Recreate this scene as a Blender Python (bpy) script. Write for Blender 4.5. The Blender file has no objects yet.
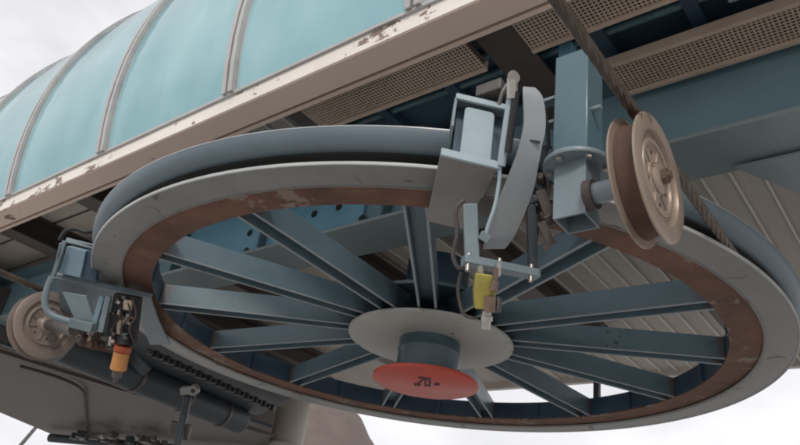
import bpy, bmesh, math, random
from mathutils import Vector, Matrix, noise
random.seed(4); rnd0 = random.Random(5)
PI = math.pi
S = bpy.context.scene
COL = S.collection
# ---------------------------------------------------------------- camera
CAM = Vector((2.571, -3.376, -1.457))
RW = Vector((0.790, 0.599, 0.130)); FW = Vector((-0.580, 0.662, 0.475)).normalized()
RW = (RW - FW * RW.dot(FW)).normalized(); UW = RW.cross(FW).normalized()
FPX = 722.45
cd = bpy.data.cameras.new('camera'); cam = bpy.data.objects.new('camera', cd); COL.objects.link(cam)
cd.sensor_width = 36; cd.lens = 36 * FPX / 800; cd.clip_start = .05; cd.clip_end = 3000
m3 = Matrix((RW, UW, -FW)).transposed()
cam.matrix_world = Matrix.Translation(CAM) @ m3.to_4x4()
S.camera = cam
# ---------------------------------------------------------------- world: overcast sky
SUN_EL, SUN_AZ = math.radians(36), math.radians(146)      # azimuth from +Y clockwise
W = bpy.data.worlds.new('World'); S.world = W; W.use_nodes = True
nt = W.node_tree; nt.nodes.clear()
def wn(t, **k):
    n = nt.nodes.new(t)
    for a, b in k.items(): setattr(n, a, b)
    return n
sky = wn('ShaderNodeTexSky', sky_type='NISHITA', sun_disc=False, sun_elevation=SUN_EL, sun_rotation=SUN_AZ)
tc = wn('ShaderNodeTexCoord'); mp = wn('ShaderNodeMapping'); mp.inputs['Scale'].default_value = (1.2, 1.2, 3.0)
nz = wn('ShaderNodeTexNoise'); nz.inputs['Scale'].default_value = 1.7; nz.inputs['Detail'].default_value = 7; nz.inputs['Roughness'].default_value = .55
cr = wn('ShaderNodeValToRGB'); cr.color_ramp.elements[0].position = .33; cr.color_ramp.elements[0].color = (7.3, 7.3, 7.6, 1)
cr.color_ramp.elements[1].position = .66; cr.color_ramp.elements[1].color = (11.0, 10.8, 10.9, 1)
mx = wn('ShaderNodeMixRGB'); mx.inputs['Fac'].default_value = .93
bg = wn('ShaderNodeBackground'); bg.inputs['Strength'].default_value = .1
wo = wn('ShaderNodeOutputWorld')
L = nt.links.new
L(tc.outputs['Generated'], mp.inputs[0]); L(mp.outputs[0], nz.inputs['Vector']); L(nz.outputs['Fac'], cr.inputs[0])
L(sky.outputs[0], mx.inputs[1]); L(cr.outputs[0], mx.inputs[2]); L(mx.outputs[0], bg.inputs[0]); L(bg.outputs[0], wo.inputs[0])
# ---------------------------------------------------------------- sun
sl = bpy.data.lights.new('sun', 'SUN'); sl.energy = 1.5; sl.angle = math.radians(10); sl.color = (1, .95, .88)
so = bpy.data.objects.new('sun', sl); COL.objects.link(so)
sd = Vector((math.sin(SUN_AZ) * math.cos(SUN_EL), math.cos(SUN_AZ) * math.cos(SUN_EL), math.sin(SUN_EL)))
so.rotation_euler = sd.to_track_quat('Z', 'Y').to_euler()
# ---------------------------------------------------------------- exposure
S.view_settings.view_transform = 'Standard'; S.view_settings.look = 'None'
S.view_settings.gamma = 1; S.view_settings.use_curve_mapping = False
S.view_settings.exposure = 0.08
S.render.engine = 'CYCLES'
S.cycles.use_denoising = True
S.cycles.max_bounces = 8; S.cycles.diffuse_bounces = 5
S.cycles.filter_width = 2.0

# ---------------------------------------------------------------- helpers
def ray(px, py): return FW + RW * ((px - 400) / FPX) - UW * ((py - 222.5) / FPX)
def at(px, py, **k):
    """point of the real plane x=, y=, z= (or at depth d=) seen in the photograph's direction"""
    r = ray(px, py); (a, v), = k.items()
    if a == 'd': t = v
    else:
        i = 'xyz'.index(a); t = (v - CAM[i]) / r[i]
    return CAM + r * t
class MB:
    def __init__(s): s.v = []; s.f = []
    def add(s, vs, fs):
        n = len(s.v); s.v += [tuple(v) for v in vs]; s.f += [tuple(i + n for i in f) for f in fs]; return s
    def box(s, c, size, R=None):
        c = Vector(c); h = Vector(size) / 2
        vs = []
        for x in (-1, 1):
            for y in (-1, 1):
                for z in (-1, 1):
                    p = Vector((x * h.x, y * h.y, z * h.z)); vs.append(c + (R @ p if R else p))
        return s.add(vs, [(0, 1, 3, 2), (4, 6, 7, 5), (0, 4, 5, 1), (2, 3, 7, 6), (0, 2, 6, 4), (1, 5, 7, 3)])
    def span(s, a, b): # axis aligned box between two corners
        a = Vector(a); b = Vector(b); return s.box((a + b) / 2, [abs(b[i] - a[i]) for i in range(3)])
    def prism(s, poly, ext):
        poly = [Vector(p) for p in poly]; e = Vector(ext); n = len(poly)
        return s.add(poly + [p + e for p in poly], [tuple(range(n))[::-1], tuple(range(n, 2 * n))] + [(i, (i + 1) % n, n + (i + 1) % n, n + i) for i in range(n)])
    def bar(s, a, b, w, h, up=(0, 0, 1)):
        a = Vector(a); b = Vector(b); d = (b - a).normalized(); u = Vector(up)
        sx = d.cross(u)
        if sx.length < 1e-4: sx = d.cross(Vector((1, 0, 0)))
        sx.normalize(); uu = sx.cross(d).normalized()
        q = [sx * (x * w / 2) + uu * (y * h / 2) for x, y in ((-1, -1), (1, -1), (1, 1), (-1, 1))]
        return s.prism([a + p for p in q], b - a)
    def tube(s, pts, r, n=12, cap=True):
        pts = [Vector(p) for p in pts]; m = len(pts); rr = r if isinstance(r, (list, tuple)) else [r] * m
        vs = []; pu = None
        for i, p in enumerate(pts):
            d = (pts[min(i + 1, m - 1)] - pts[max(i - 1, 0)]).normalized()
            if pu is None:
                pu = d.orthogonal().normalized()
            pu = (pu - d * pu.dot(d)).normalized(); q = d.cross(pu)
            vs += [p + (pu * math.cos(2 * PI * j / n) + q * math.sin(2 * PI * j / n)) * rr[i] for j in range(n)]
        fs = [(i * n + j, i * n + (j + 1) % n, (i + 1) * n + (j + 1) % n, (i + 1) * n + j) for i in range(m - 1) for j in range(n)]
        if cap: fs += [tuple(range(n))[::-1], tuple(range((m - 1) * n, m * n))]
        return s.add(vs, fs)
    def lathe(s, prof, c=(0, 0, 0), axis=(0, 0, 1), n=64, closed=True, a0=0, a1=2 * PI):
        """closed profile of (r, h) pairs turned round axis"""
        c = Vector(c); ax = Vector(axis).normalized(); e1 = ax.orthogonal().normalized()
        if abs(ax.z) > .99: e1 = Vector((1, 0, 0))
        e2 = ax.cross(e1); m = len(prof); full = abs(a1 - a0 - 2 * PI) < 1e-6
        k = n if full else n + 1
        vs = []
        for i in range(k):
            a = a0 + (a1 - a0) * i / n; d = e1 * math.cos(a) + e2 * math.sin(a)
            vs += [c + d * r + ax * h for r, h in prof]
        fs = []
        for i in range(n):
            ii = (i + 1) % k
            for j in range(m if closed else m - 1):
                jj = (j + 1) % m
                fs.append((i * m + j, ii * m + j, ii * m + jj, i * m + jj))
        return s.add(vs, fs)
    def cyl(s, a, b, r, n=24):
        return s.tube([a, b], r, n)
    def hexnut(s, c, axis, r, h):
        c = Vector(c); ax = Vector(axis).normalized(); return s.tube([c, c + ax * h], r, 6)
    def build(s, name, mat, parent=None, smooth=40, bevel=0, kind=None):
        me = bpy.data.meshes.new(name); me.from_pydata(s.v, [], s.f)
        bm = bmesh.new(); bm.from_mesh(me); bmesh.ops.recalc_face_normals(bm, faces=bm.faces[:]); bm.to_mesh(me); bm.free()
        me.materials.append(mat)
        if smooth:
            for p in me.polygons: p.use_smooth = True
            me.set_sharp_from_angle(angle=math.radians(smooth))
        o = bpy.data.objects.new(name, me); COL.objects.link(o)
        if parent: o.parent = parent; o.matrix_parent_inverse = Matrix.Translation(parent.location).inverted() if not parent.parent else Matrix.Identity(4)
        if bevel:
            b = o.modifiers.new('bevel', 'BEVEL'); b.width = bevel; b.segments = 2; b.limit_method = 'ANGLE'; b.angle_limit = math.radians(40)
            b.harden_normals = False
        if kind: o['kind'] = kind
        return o
def tag(o, label=None, cat=None, group=None, kind=None):
    for k, v in (('label', label), ('category', cat), ('group', group), ('kind', kind)):
        if v: o[k] = v
    return o
def thing(name, loc, label, cat, group=None):
    o = bpy.data.objects.new(name, None); COL.objects.link(o); o.location = loc; o.empty_display_size = .1
    return tag(o, label, cat, group)
def spline(pts, n=8):
    P = [Vector(p) for p in pts]; out = []
    for i in range(len(P) - 1):
        p0 = P[max(i - 1, 0)]; p1 = P[i]; p2 = P[i + 1]; p3 = P[min(i + 2, len(P) - 1)]
        for j in range(n):
            t = j / n
            out.append(.5 * ((2 * p1) + (p2 - p0) * t + (2 * p0 - 5 * p1 + 4 * p2 - p3) * t * t + (3 * p1 - p0 - 3 * p2 + p3) * t ** 3))
    return out + [P[-1]]

# ---------------------------------------------------------------- materials
def mat(name, col, rough=.5, metal=0.0, col2=None, amt=.5, scale=3.0, stretch=(1, 1, 1), chips=None, chip_t=.66, chip_scale=14, bump=.15, bscale=40, spec=.5):
    """painted / weathered surface: base colour with mottled second tone, chipped spots of a third colour, fine bump"""
    m = bpy.data.materials.new(name); m.use_nodes = True; t = m.node_tree; N = t.nodes; K = t.links.new
    b = N['Principled BSDF']; b.inputs['Metallic'].default_value = metal; b.inputs['Specular IOR Level'].default_value = spec
    c = N.new('ShaderNodeTexCoord'); mpn = N.new('ShaderNodeMapping'); mpn.inputs['Scale'].default_value = stretch
    oi = N.new('ShaderNodeObjectInfo'); om = N.new('ShaderNodeMath'); om.operation = 'MULTIPLY'; om.inputs[1].default_value = 37.0; K(oi.outputs['Random'], om.inputs[0]); K(om.outputs[0], mpn.inputs['Location'])
    K(c.outputs['Object'], mpn.inputs[0])
    n1 = N.new('ShaderNodeTexNoise'); n1.inputs['Scale'].default_value = scale; n1.inputs['Detail'].default_value = 8; n1.inputs['Roughness'].default_value = .62
    K(mpn.outputs[0], n1.inputs['Vector'])
    r1 = N.new('ShaderNodeValToRGB'); r1.color_ramp.elements[0].position = .5 - amt * .35; r1.color_ramp.elements[1].position = .5 + amt * .3
    r1.color_ramp.elements[0].color = (*(col2 or [x * .6 for x in col]), 1); r1.color_ramp.elements[1].color = (*col, 1)
    K(n1.outputs['Fac'], r1.inputs[0]); out = r1.outputs[0]
    if chips:
        n2 = N.new('ShaderNodeTexNoise'); n2.inputs['Scale'].default_value = chip_scale; n2.inputs['Detail'].default_value = 6; n2.inputs['Roughness'].default_value = .65
        n3 = N.new('ShaderNodeTexNoise'); n3.inputs['Scale'].default_value = chip_scale * .16; n3.inputs['Detail'].default_value = 2
        K(mpn.outputs[0], n2.inputs['Vector']); K(mpn.outputs[0], n3.inputs['Vector'])
        ad = N.new('ShaderNodeMath'); ad.operation = 'MULTIPLY_ADD'; ad.inputs[1].default_value = .55
        K(n3.outputs['Fac'], ad.inputs[0]); K(n2.outputs['Fac'], ad.inputs[2])
        r2 = N.new('ShaderNodeValToRGB'); r2.color_ramp.elements[0].position = chip_t + .2; r2.color_ramp.elements[1].position = chip_t + .225
        K(ad.outputs[0], r2.inputs[0])
        mm = N.new('ShaderNodeMixRGB'); mm.inputs[2].default_value = (*chips, 1); K(r2.outputs[0], mm.inputs[0]); K(out, mm.inputs[1]); out = mm.outputs[0]
    K(out, b.inputs['Base Color'])
    rr = N.new('ShaderNodeMapRange'); rr.inputs['To Min'].default_value = max(.05, rough - .12); rr.inputs['To Max'].default_value = min(1, rough + .15)
    K(n1.outputs['Fac'], rr.inputs[0]); K(rr.outputs[0], b.inputs['Roughness'])
    n4 = N.new('ShaderNodeTexNoise'); n4.inputs['Scale'].default_value = bscale; n4.inputs['Detail'].default_value = 4; K(mpn.outputs[0], n4.inputs['Vector'])
    bp = N.new('ShaderNodeBump'); bp.inputs['Strength'].default_value = bump; bp.inputs['Distance'].default_value = .004
    K(n4.outputs['Fac'], bp.inputs['Height']); K(bp.outputs[0], b.inputs['Normal'])
    return m
RUST = (.11, .045, .022)
M = {}
M['flange'] = mat('grey_flange_paint', (.25, .252, .245), .40, col2=(.15, .148, .14), scale=2.6, amt=1, chips=(.12, .09, .07), chip_t=.75, chip_scale=9)
M['flange_blue'] = mat('blue_grey_flange_paint', (.145, .19, .22), .45, col2=(.09, .122, .145), scale=2, amt=1)
M['rust_ring'] = mat('rusty_ring_steel', (.20, .095, .058), .7, col2=(.055, .026, .018), scale=4.5, amt=.75, chips=(.21, .16, .13), chip_t=.69, chip_scale=7, bump=.7)
M['liner'] = mat('black_groove_rubber', (.03, .03, .03), .75, col2=(.015, .015, .015))
M['spoke'] = mat('slate_blue_spoke_paint', (.13, .192, .228), .33, col2=(.07, .11, .135), scale=2.6, amt=1, chips=(.05, .055, .06), chip_t=.765, chip_scale=9)
M['edge'] = mat('pale_edge_highlight', (.30, .33, .34), .45, col2=(.18, .21, .23), scale=6, amt=.9)  # lighter colour carries the ground bounce on spoke bottom edges
M['hubplate'] = mat('pale_grey_hub_plate', (.42, .42, .39), .5, col2=(.33, .33, .31), scale=4, amt=.8, chips=(.2, .17, .14), chip_t=.76)
M['shaft'] = mat('dark_blue_shaft_paint', (.075, .125, .15), .3, col2=(.05, .085, .105), scale=4)
M['red'] = mat('red_cap_paint', (.56, .085, .055), .4, col2=(.42, .06, .04), scale=7, amt=1, chips=(.30, .06, .045), chip_t=.76, chip_scale=14)
M['ink'] = mat('dark_red_lettering', (.07, .008, .006), .6)
M['blue'] = mat('blue_steel_paint', (.105, .178, .205), .24, col2=(.065, .118, .14), scale=2.8, amt=1)
M['lightblue'] = mat('light_blue_steel_paint', (.21, .43, .56), .45, col2=(.15, .33, .44), scale=2)
M['webblue'] = mat('blue_web_paint', (.20, .32, .37), .33, col2=(.14, .235, .28), scale=1.8, amt=1)
M['iunder'] = mat('weathered_beam_underside', (.265, .315, .325), .45, col2=(.165, .205, .215), scale=1.6, amt=1)
M['bracket'] = mat('grey_blue_bracket_steel', (.215, .268, .30), .34, col2=(.14, .178, .20), scale=6, amt=1)
M['bracket_dark'] = mat('slate_bracket_steel', (.17, .215, .24), .45, col2=(.12, .155, .175), scale=5)
M['bracket_blue'] = mat('dusty_blue_bracket_plate', (.20, .285, .34), .38, col2=(.14, .21, .255), scale=6, amt=1)
M['lug'] = mat('grimy_reddish_lug', (.075, .055, .048), .5, col2=(.045, .036, .034), scale=12, amt=1)
M['guard'] = mat('pale_guard_paint', (.35, .378, .395), .3, col2=(.25, .268, .28), scale=3, amt=1)
M['bracket_under'] = mat('grey_brown_bracket_plate', (.25, .235, .22), .5, col2=(.19, .175, .165), scale=4, amt=.8)
M['pale'] = mat('pale_blue_white_block', (.38, .465, .51), .34, col2=(.28, .35, .385), scale=5, amt=1)
M['sheave'] = mat('tan_sheave_metal', (.39, .31, .25), .4, metal=.3, col2=(.25, .19, .15), scale=6, amt=1, chips=(.15, .10, .075), chip_t=.745, chip_scale=18)
M['sheave_old'] = mat('dull_brown_sheave_metal', (.27, .22, .19), .5, metal=.2, col2=(.19, .15, .125), scale=5, amt=.9)
M['sheave_liner'] = mat('worn_brown_liner', (.10, .05, .032), .75, col2=(.06, .03, .02), scale=9)
M['rope'] = mat('greasy_brown_rope', (.15, .115, .09), .38, metal=.5, col2=(.06, .048, .04), scale=14, amt=1)
M['white_beam'] = mat('peeling_white_beam_paint', (.83, .79, .73), .5, col2=(.72, .66, .60), scale=3, stretch=(.6, 1, 1), chips=(.22, .16, .125), chip_t=.645, chip_scale=13, bump=.4)
M['tan_beam'] = mat('tan_beam_paint', (.78, .61, .50), .5, col2=(.66, .51, .415), scale=1.4, stretch=(.4, 1, 1), amt=1, chips=(.2, .14, .1), chip_t=.775, chip_scale=10)
M['dark_gap'] = mat('dark_brown_channel', (.07, .05, .04), .7)
M['tray'] = mat('rusty_tan_tray', (.54, .43, .34), .5, col2=(.38, .29, .225), scale=4, amt=.9)
M['tray_back'] = mat('dark_tray_plate', (.12, .085, .065), .7)
M['cross'] = mat('rusty_brown_cross_beam', (.095, .072, .06), .5, col2=(.05, .042, .04), scale=4, amt=1)
M['navy'] = mat('dark_navy_steel', (.04, .075, .115), .45, col2=(.025, .048, .075))
M['roof'] = mat('beige_roof_sheet', (.45, .415, .365), .55, col2=(.30, .265, .225), scale=1.2, amt=1, stretch=(4, .5, 1))
M['panel'] = mat('beige_ceiling_panel', (.56, .50, .43), .55, col2=(.44, .385, .325), scale=1.5, amt=1)
M['roof_rib'] = mat('pale_roof_rib', (.60, .57, .53), .5, col2=(.5, .46, .42))
M['alu'] = mat('aluminium_rib', (.50, .49, .48), .4, metal=.3, col2=(.40, .39, .385), scale=5)
M['brown_box'] = mat('brown_grey_housing', (.115, .098, .088), .55, col2=(.06, .052, .05), scale=.9, amt=1)
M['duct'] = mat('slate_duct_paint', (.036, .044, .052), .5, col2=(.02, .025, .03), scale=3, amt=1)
M['black'] = mat('black_plastic', (.02, .02, .022), .5)
M['steel'] = mat('bright_worn_steel', (.50, .48, .45), .35, metal=.8, col2=(.35, .33, .3), scale=12)
M['steel_dark'] = mat('dull_dark_steel', (.13, .12, .115), .45, metal=.5, col2=(.08, .07, .065), scale=10)
M['yellow'] = mat('yellow_switch_paint', (.40, .34, .06), .45, col2=(.20, .17, .05), scale=14, amt=1, chips=(.07, .06, .03), chip_t=.70, chip_scale=25)
M['orange'] = mat('orange_switch_plastic', (.60, .27, .07), .45, col2=(.30, .13, .05), scale=14, amt=1)
M['redo'] = mat('red_orange_collar', (.42, .08, .03), .45, col2=(.25, .05, .02), scale=14)
M['pink'] = mat('pinkish_brass', (.26, .18, .135), .4, metal=.5, col2=(.12, .085, .065), scale=15, amt=1)
M['column'] = mat('beige_column_concrete', (.47, .43, .38), .7, col2=(.33, .30, .265), scale=2, amt=1, stretch=(1, 1, .3), bump=.4)
def spoke_wear(m):
    # rust bloom towards the rim end and dark grease towards the hub end of a spoke (local x runs along the spoke)
    t = m.node_tree; N = t.nodes; K = t.links.new; b = N['Principled BSDF']; src = b.inputs['Base Color'].links[0].from_socket
    c = N.new('ShaderNodeTexCoord'); sx = N.new('ShaderNodeSeparateXYZ'); K(c.outputs['Object'], sx.inputs[0])
    n = N.new('ShaderNodeTexNoise'); n.inputs['Scale'].default_value = 7; n.inputs['Detail'].default_value = 7; n.inputs['Roughness'].default_value = .7; K(c.outputs['Object'], n.inputs['Vector'])
    for lo, hi, colr in ((1.50, 1.72, (.12, .062, .042, 1)), (.85, .40, (.028, .036, .042, 1))):
        mr = N.new('ShaderNodeMapRange'); mr.inputs['From Min'].default_value = lo; mr.inputs['From Max'].default_value = hi; mr.inputs['To Min'].default_value = -.25; mr.inputs['To Max'].default_value = .25
        K(sx.outputs[0], mr.inputs[0]); ad = N.new('ShaderNodeMath'); ad.operation = 'ADD'; K(mr.outputs[0], ad.inputs[0]); K(n.outputs['Fac'], ad.inputs[1])
        r = N.new('ShaderNodeValToRGB'); r.color_ramp.elements[0].position = .5; r.color_ramp.elements[1].position = .74; r.color_ramp.elements[1].color = (.8, .8, .8, 1); K(ad.outputs[0], r.inputs[0])
        mm = N.new('ShaderNodeMixRGB'); K(r.outputs[0], mm.inputs[0]); K(src, mm.inputs[1]); mm.inputs[2].default_value = colr; src = mm.outputs[0]
    K(src, b.inputs['Base Color'])
spoke_wear(M['spoke'])
M['ground'] = mat('pale_gravel_ground', (.47, .46, .45), .9, col2=(.36, .355, .345), scale=.8, amt=.9, bump=.6, bscale=6)
M['hill'] = mat('brown_rocky_hill', (.17, .135, .12), .9, col2=(.10, .083, .075), scale=.25, amt=1, bump=.8, bscale=1.2)
def glazing_mat():
    m = bpy.data.materials.new('teal_canopy_glazing'); m.use_nodes = True; t = m.node_tree; N = t.nodes; K = t.links.new
    b = N['Principled BSDF']; out = N['Material Output']
    c = N.new('ShaderNodeTexCoord'); mpn = N.new('ShaderNodeMapping'); mpn.inputs['Scale'].default_value = (1.1, .5, .55); mpn.inputs['Rotation'].default_value = (0, .7, 0); K(c.outputs['Object'], mpn.inputs[0])
    n1 = N.new('ShaderNodeTexNoise'); n1.inputs['Scale'].default_value = 1.6; n1.inputs['Detail'].default_value = 5; K(mpn.outputs[0], n1.inputs['Vector'])
    r = N.new('ShaderNodeValToRGB'); r.color_ramp.elements[0].position = .3; r.color_ramp.elements[1].position = .7
    r.color_ramp.elements[0].color = (.235, .53, .59, 1); r.color_ramp.elements[1].color = (.44, .73, .775, 1)
    K(n1.outputs['Fac'], r.inputs[0]); K(r.outputs[0], b.inputs['Base Color'])
    b.inputs['Roughness'].default_value = .09; b.inputs['Specular IOR Level'].default_value = .7; b.inputs['Coat Weight'].default_value = .5; b.inputs['Coat Roughness'].default_value = .04
    tr = N.new('ShaderNodeBsdfTranslucent'); K(r.outputs[0], tr.inputs[0])
    mix = N.new('ShaderNodeMixShader'); mix.inputs[0].default_value = .3
    n2 = N.new('ShaderNodeTexNoise'); n2.inputs['Scale'].default_value = 2.2; n2.inputs['Detail'].default_value = 1; K(mpn.outputs[0], n2.inputs['Vector'])
    bp = N.new('ShaderNodeBump'); bp.inputs['Strength'].default_value = .45; bp.inputs['Distance'].default_value = .05; K(n2.outputs['Fac'], bp.inputs['Height']); K(bp.outputs[0], b.inputs['Normal'])
    K(b.outputs[0], mix.inputs[1]); K(tr.outputs[0], mix.inputs[2]); K(mix.outputs[0], out.inputs[0])
    return m
M['glass'] = glazing_mat()

# ================================================================ SETTING
GZ = -3.06
g = MB(); g.add([(-900, -900, GZ), (900, -900, GZ), (900, 900, GZ), (-900, 900, GZ)], [(0, 1, 2, 3)])
tag(g.build('ground', M['ground'], smooth=0), kind='structure')
# hill far behind the column
hb = MB(); NX, NY = 70, 46; vs = []
hc = at(325, 440, y=60.0)
for i in range(NX):
    for j in range(NY):
        u_ = i / (NX - 1) * 2 - 1; w_ = j / (NY - 1) * 2 - 1
        x = hc.x - 11 + u_ * 17; y = hc.y + 8 + w_ * 26
        h = max(0, (1 - u_ * u_)) ** 1.1 * max(0, 1 - w_ * w_) ** .9
        n = noise.fractal(Vector((x * .06, y * .06, 0)), 1, 2, 6)
        vs.append((x, y, GZ - .3 + h * (25.5 + 3.5 * n) + h * 1.3 * noise.noise(Vector((x * .45, y * .45, 3)))))
hb.add(vs, [(i * NY + j, (i + 1) * NY + j, (i + 1) * NY + j + 1, i * NY + j + 1) for i in range(NX - 1) for j in range(NY - 1)])
tag(hb.build('hill', M['hill'], smooth=60), kind='structure')

# ================================================================ CANOPY
X0, X1 = -5.36, 7.25
CY, CZ, CR = 1.20, 1.55, 2.90
ribx = [-2.85 + 1.265 * k for k in range(-2, 9)]
a_lo = math.asin((.915 - CZ) / CR); a_hi = PI - math.asin((1.20 - CZ) / CR)
def arc(a, r=CR): return (CY - r * math.cos(a), CZ + r * math.sin(a))
canopy = thing('canopy', (0, -1.62, .91), 'barrel shaped station canopy of teal curved panels with aluminium ribs above the long white beam', 'canopy')
AN = 56
for k in range(len(ribx) - 1):
    mb = MB(); xa, xb = ribx[k] + .012, ribx[k + 1] - .012
    vs = []
    nx = 6
    for i in range(AN + 1):
        a = a_lo + (a_hi - a_lo) * i / AN
        for j in range(nx + 1):
            x = xa + (xb - xa) * j / nx
            y, z = arc(a); vs.append((x, y, z))
    for i in range(AN + 1):
        a = a_lo + (a_hi - a_lo) * i / AN
        for j in range(nx + 1):
            y, z = arc(a, CR - .012); vs.append((xa + (xb - xa) * j / nx, y, z))
    q = (AN + 1) * (nx + 1); fs = []
    for i in range(AN):
        for j in range(nx):
            p = i * (nx + 1) + j
            fs += [(p, p + 1, p + nx + 2, p + nx + 1), (p + q, p + q + nx + 1, p + q + nx + 2, p + q + 1)]
    mb.add(vs, fs)
    mb.build('glazing_panel', M['glass'], canopy, smooth=50)
def arcbox(mb, x0, x1, r0, r1):
    vs = []
    for i in range(AN + 1):
        a = a_lo + (a_hi - a_lo) * i / AN
        for x, r in ((x0, r0), (x1, r0), (x1, r1), (x0, r1)):
            y, z = arc(a, r); vs.append((x, y, z))
    fs = [(i * 4 + j, i * 4 + (j + 1) % 4, i * 4 + 4 + (j + 1) % 4, i * 4 + 4 + j) for i in range(AN) for j in range(4)]
    fs += [(0, 1, 2, 3), (AN * 4, AN * 4 + 3, AN * 4 + 2, AN * 4 + 1)]
    mb.add(vs, fs)
for x in ribx:
    mb = MB()
    arcbox(mb, x - .042, x - .010, CR + .004, CR + .030); arcbox(mb, x + .010, x + .042, CR + .004, CR + .030)
    arcbox(mb, x - .055, x + .055, CR - .03, CR + .0025)
    mb.build('rib', M['alu'], canopy)
# end walls of the canopy
for xe in (ribx[0] - .02, ribx[-1] + .02):
    mb = MB(); pts = [(xe, *arc(a_lo + (a_hi - a_lo) * i / 40, CR - .04)) for i in range(41)]
    mb.prism(pts, (.012, 0, 0)); mb.build('end_panel', M['glass'], canopy, smooth=0)
mb = MB(); mb.span((X0, -1.640, .8995), (X1, -1.560, .917)); mb.build('sill_rail', M['alu'], canopy)
mb = MB(); mb.span((X0, 4.02, 1.1585), (X1, 4.13, 1.198)); mb.build('sill_rail', M['tan_beam'], canopy)

# long white fascia beam
beam = thing('fascia_beam', (0, -1.55, .8), 'long tan beam with flaking white paint running under the teal canopy', 'beam')
mb = MB(); mb.span((X0, -1.62, .8), (X1, -1.475, .899)); mb.build('beam_body', M['tan_beam'], beam, bevel=.004)
mb = MB(); mb.span((X0, -1.6245, .806), (X1, -1.6205, .8985)); mb.build('painted_face', M['white_beam'], beam)
mb = MB(); mb.span((X0, -1.474, .83), (X1, -1.452, .90)); mb.build('dark_channel', M['dark_gap'], beam)
mb = MB(); mb.span((X0, -1.451, .81), (X1, -1.425, .86)); mb.build('lip', M['tan_beam'], beam, bevel=.002)

# roof sheet above the wheel
roof = thing('roof_deck', (0, 1.2, 1.15), 'beige ribbed sheet ceiling above the wheel', 'ceiling')
mb = MB(); mb.span((X0, -1.56, 1.16), (X1, 4.09, 1.18)); mb.build('sheet', M['roof'], roof)
mb = MB(); x = -1.3
while x < X1:
    mb.span((x - .008, -1.2, 1.140), (x + .008, 4.02, 1.1585)); x += .165
tag(mb.build('rib', M['roof_rib'], roof), kind='stuff')
mb = MB(); mb.span((X0, 4.03, 1.10), (X1, 4.10, 1.1575)); mb.build('edge_trim', M['roof_rib'], roof)
for xb in (-3.52, -2.30, -1.18, -.06, 1.18, 2.36):
    o = thing('cross_beam', (xb, -.2, .9), 'x', 'beam', 'dark cross beams under the roof')
    mb = MB(); y0, y1 = -1.44, 2.7
    mb.span((xb - .10, y0, .905), (xb + .10, y1, .918)); mb.span((xb - .006, y0, .918), (xb + .006, y1, 1.10)); mb.span((xb - .10, y0, 1.10), (xb + .10, y1, 1.112))
    mb.build('steel_section', M['cross'], o)
    o['label'] = {-3.52: 'dark cross beam under the roof at the far left edge, left of the bracket', -2.30: 'dark cross beam meeting the white beam just left of the wheel rim', -1.18: 'dark cross beam hidden mostly above the left part of the wheel', -.06: 'dark cross beam emerging above the top of the wheel rim beside the trays', 1.18: 'dark cross beam between the two perforated tray sections at the top', 2.36: 'dark cross beam above the perforated tray at the right edge'}[xb]

pl = thing('ceiling_panels', (-3.3, -.4, 1.12), 'flat beige ceiling panels with dark seams left of the wheel rim', 'ceiling panel')
for yy in (-1.40, -1.02, -.64, -.26, .12, .5, .88):
    mb = MB(); mb.span((X0, yy + .012, 1.120), (-1.32, yy + .366, 1.135)); mb.build('panel', M['panel'], pl, bevel=.004)
nv = thing('dark_gap_cover', (2.3, -1.0, 1.0), 'dark navy cover added to darken the open gap between the two perforated trays', 'duct')  # added navy sheet that makes the open gap above the trays dark
mb = MB(); mb.span((-.02, -1.43, 1.02), (4.7, -.43, 1.095)); mb.build('cover', M['navy'], nv)
for xx in (.3, .75, 1.55, 1.95, 2.7):
    mb = MB(); mb.span((xx - .03, -1.43, .955), (xx + .03, -.62, 1.0195)); mb.build('rib', M['navy'], nv)
for yy in (-1.15, -1.02):
    mb = MB(); mb.cyl((-.0, yy, .99), (4.6, yy, .99), .02, 12); mb.build('pipe', M['blue'], nv)
mb = MB(); mb.span((2.1, -1.09, .90), (2.2, -1.02, .94)); mb.build('clip', M['bracket'], nv)
mb = MB(); mb.span((1.38, -1.10, .86), (1.44, -1.04, .93)); mb.build('clip', M['lightblue'], nv)
# perforated trays
def tray(x0, x1, y0, y1, z, label):
    o = thing('perforated_tray', ((x0 + x1) / 2, (y0 + y1) / 2, z), label, 'tray', 'perforated trays under the roof')
    mb = MB(); pitch = .019; t = .0065
    x = x0
    while x < x1:
        mb.span((x, y0, z), (x + t, y1, z + .003)); x += pitch
    y = y0
    while y < y1:
        mb.span((x0, y, z + .0002), (x1, y + t, z + .0032)); y += pitch
    mb.build('mesh_panel', M['tray'], o, smooth=0)
    mb = MB(); mb.span((x0, y0, z + .03), (x1, y1, z + .036)); mb.build('backing_plate', M['tray_back'], o)
    for ya, yb in ((y0 - .022, y0 - .001), (y1 + .001, y1 + .022)):
        mb = MB(); mb.span((x0, ya, z - .012), (x1, yb, z + .045)); mb.build('edge_angle', M['tray'], o, bevel=.002)
    return o
tray(-.0, 1.06, -1.40, -1.21, .855, 'perforated tan tray beside the white beam, above the top of the wheel rim')
tray(1.30, 2.24, -1.40, -1.21, .855, 'perforated tan tray crossed by the rope at the top of the picture')
tray(1.52, 4.6, -.93, -.735, .855, 'perforated tan tray above the blue beam, right of the rope')

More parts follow.
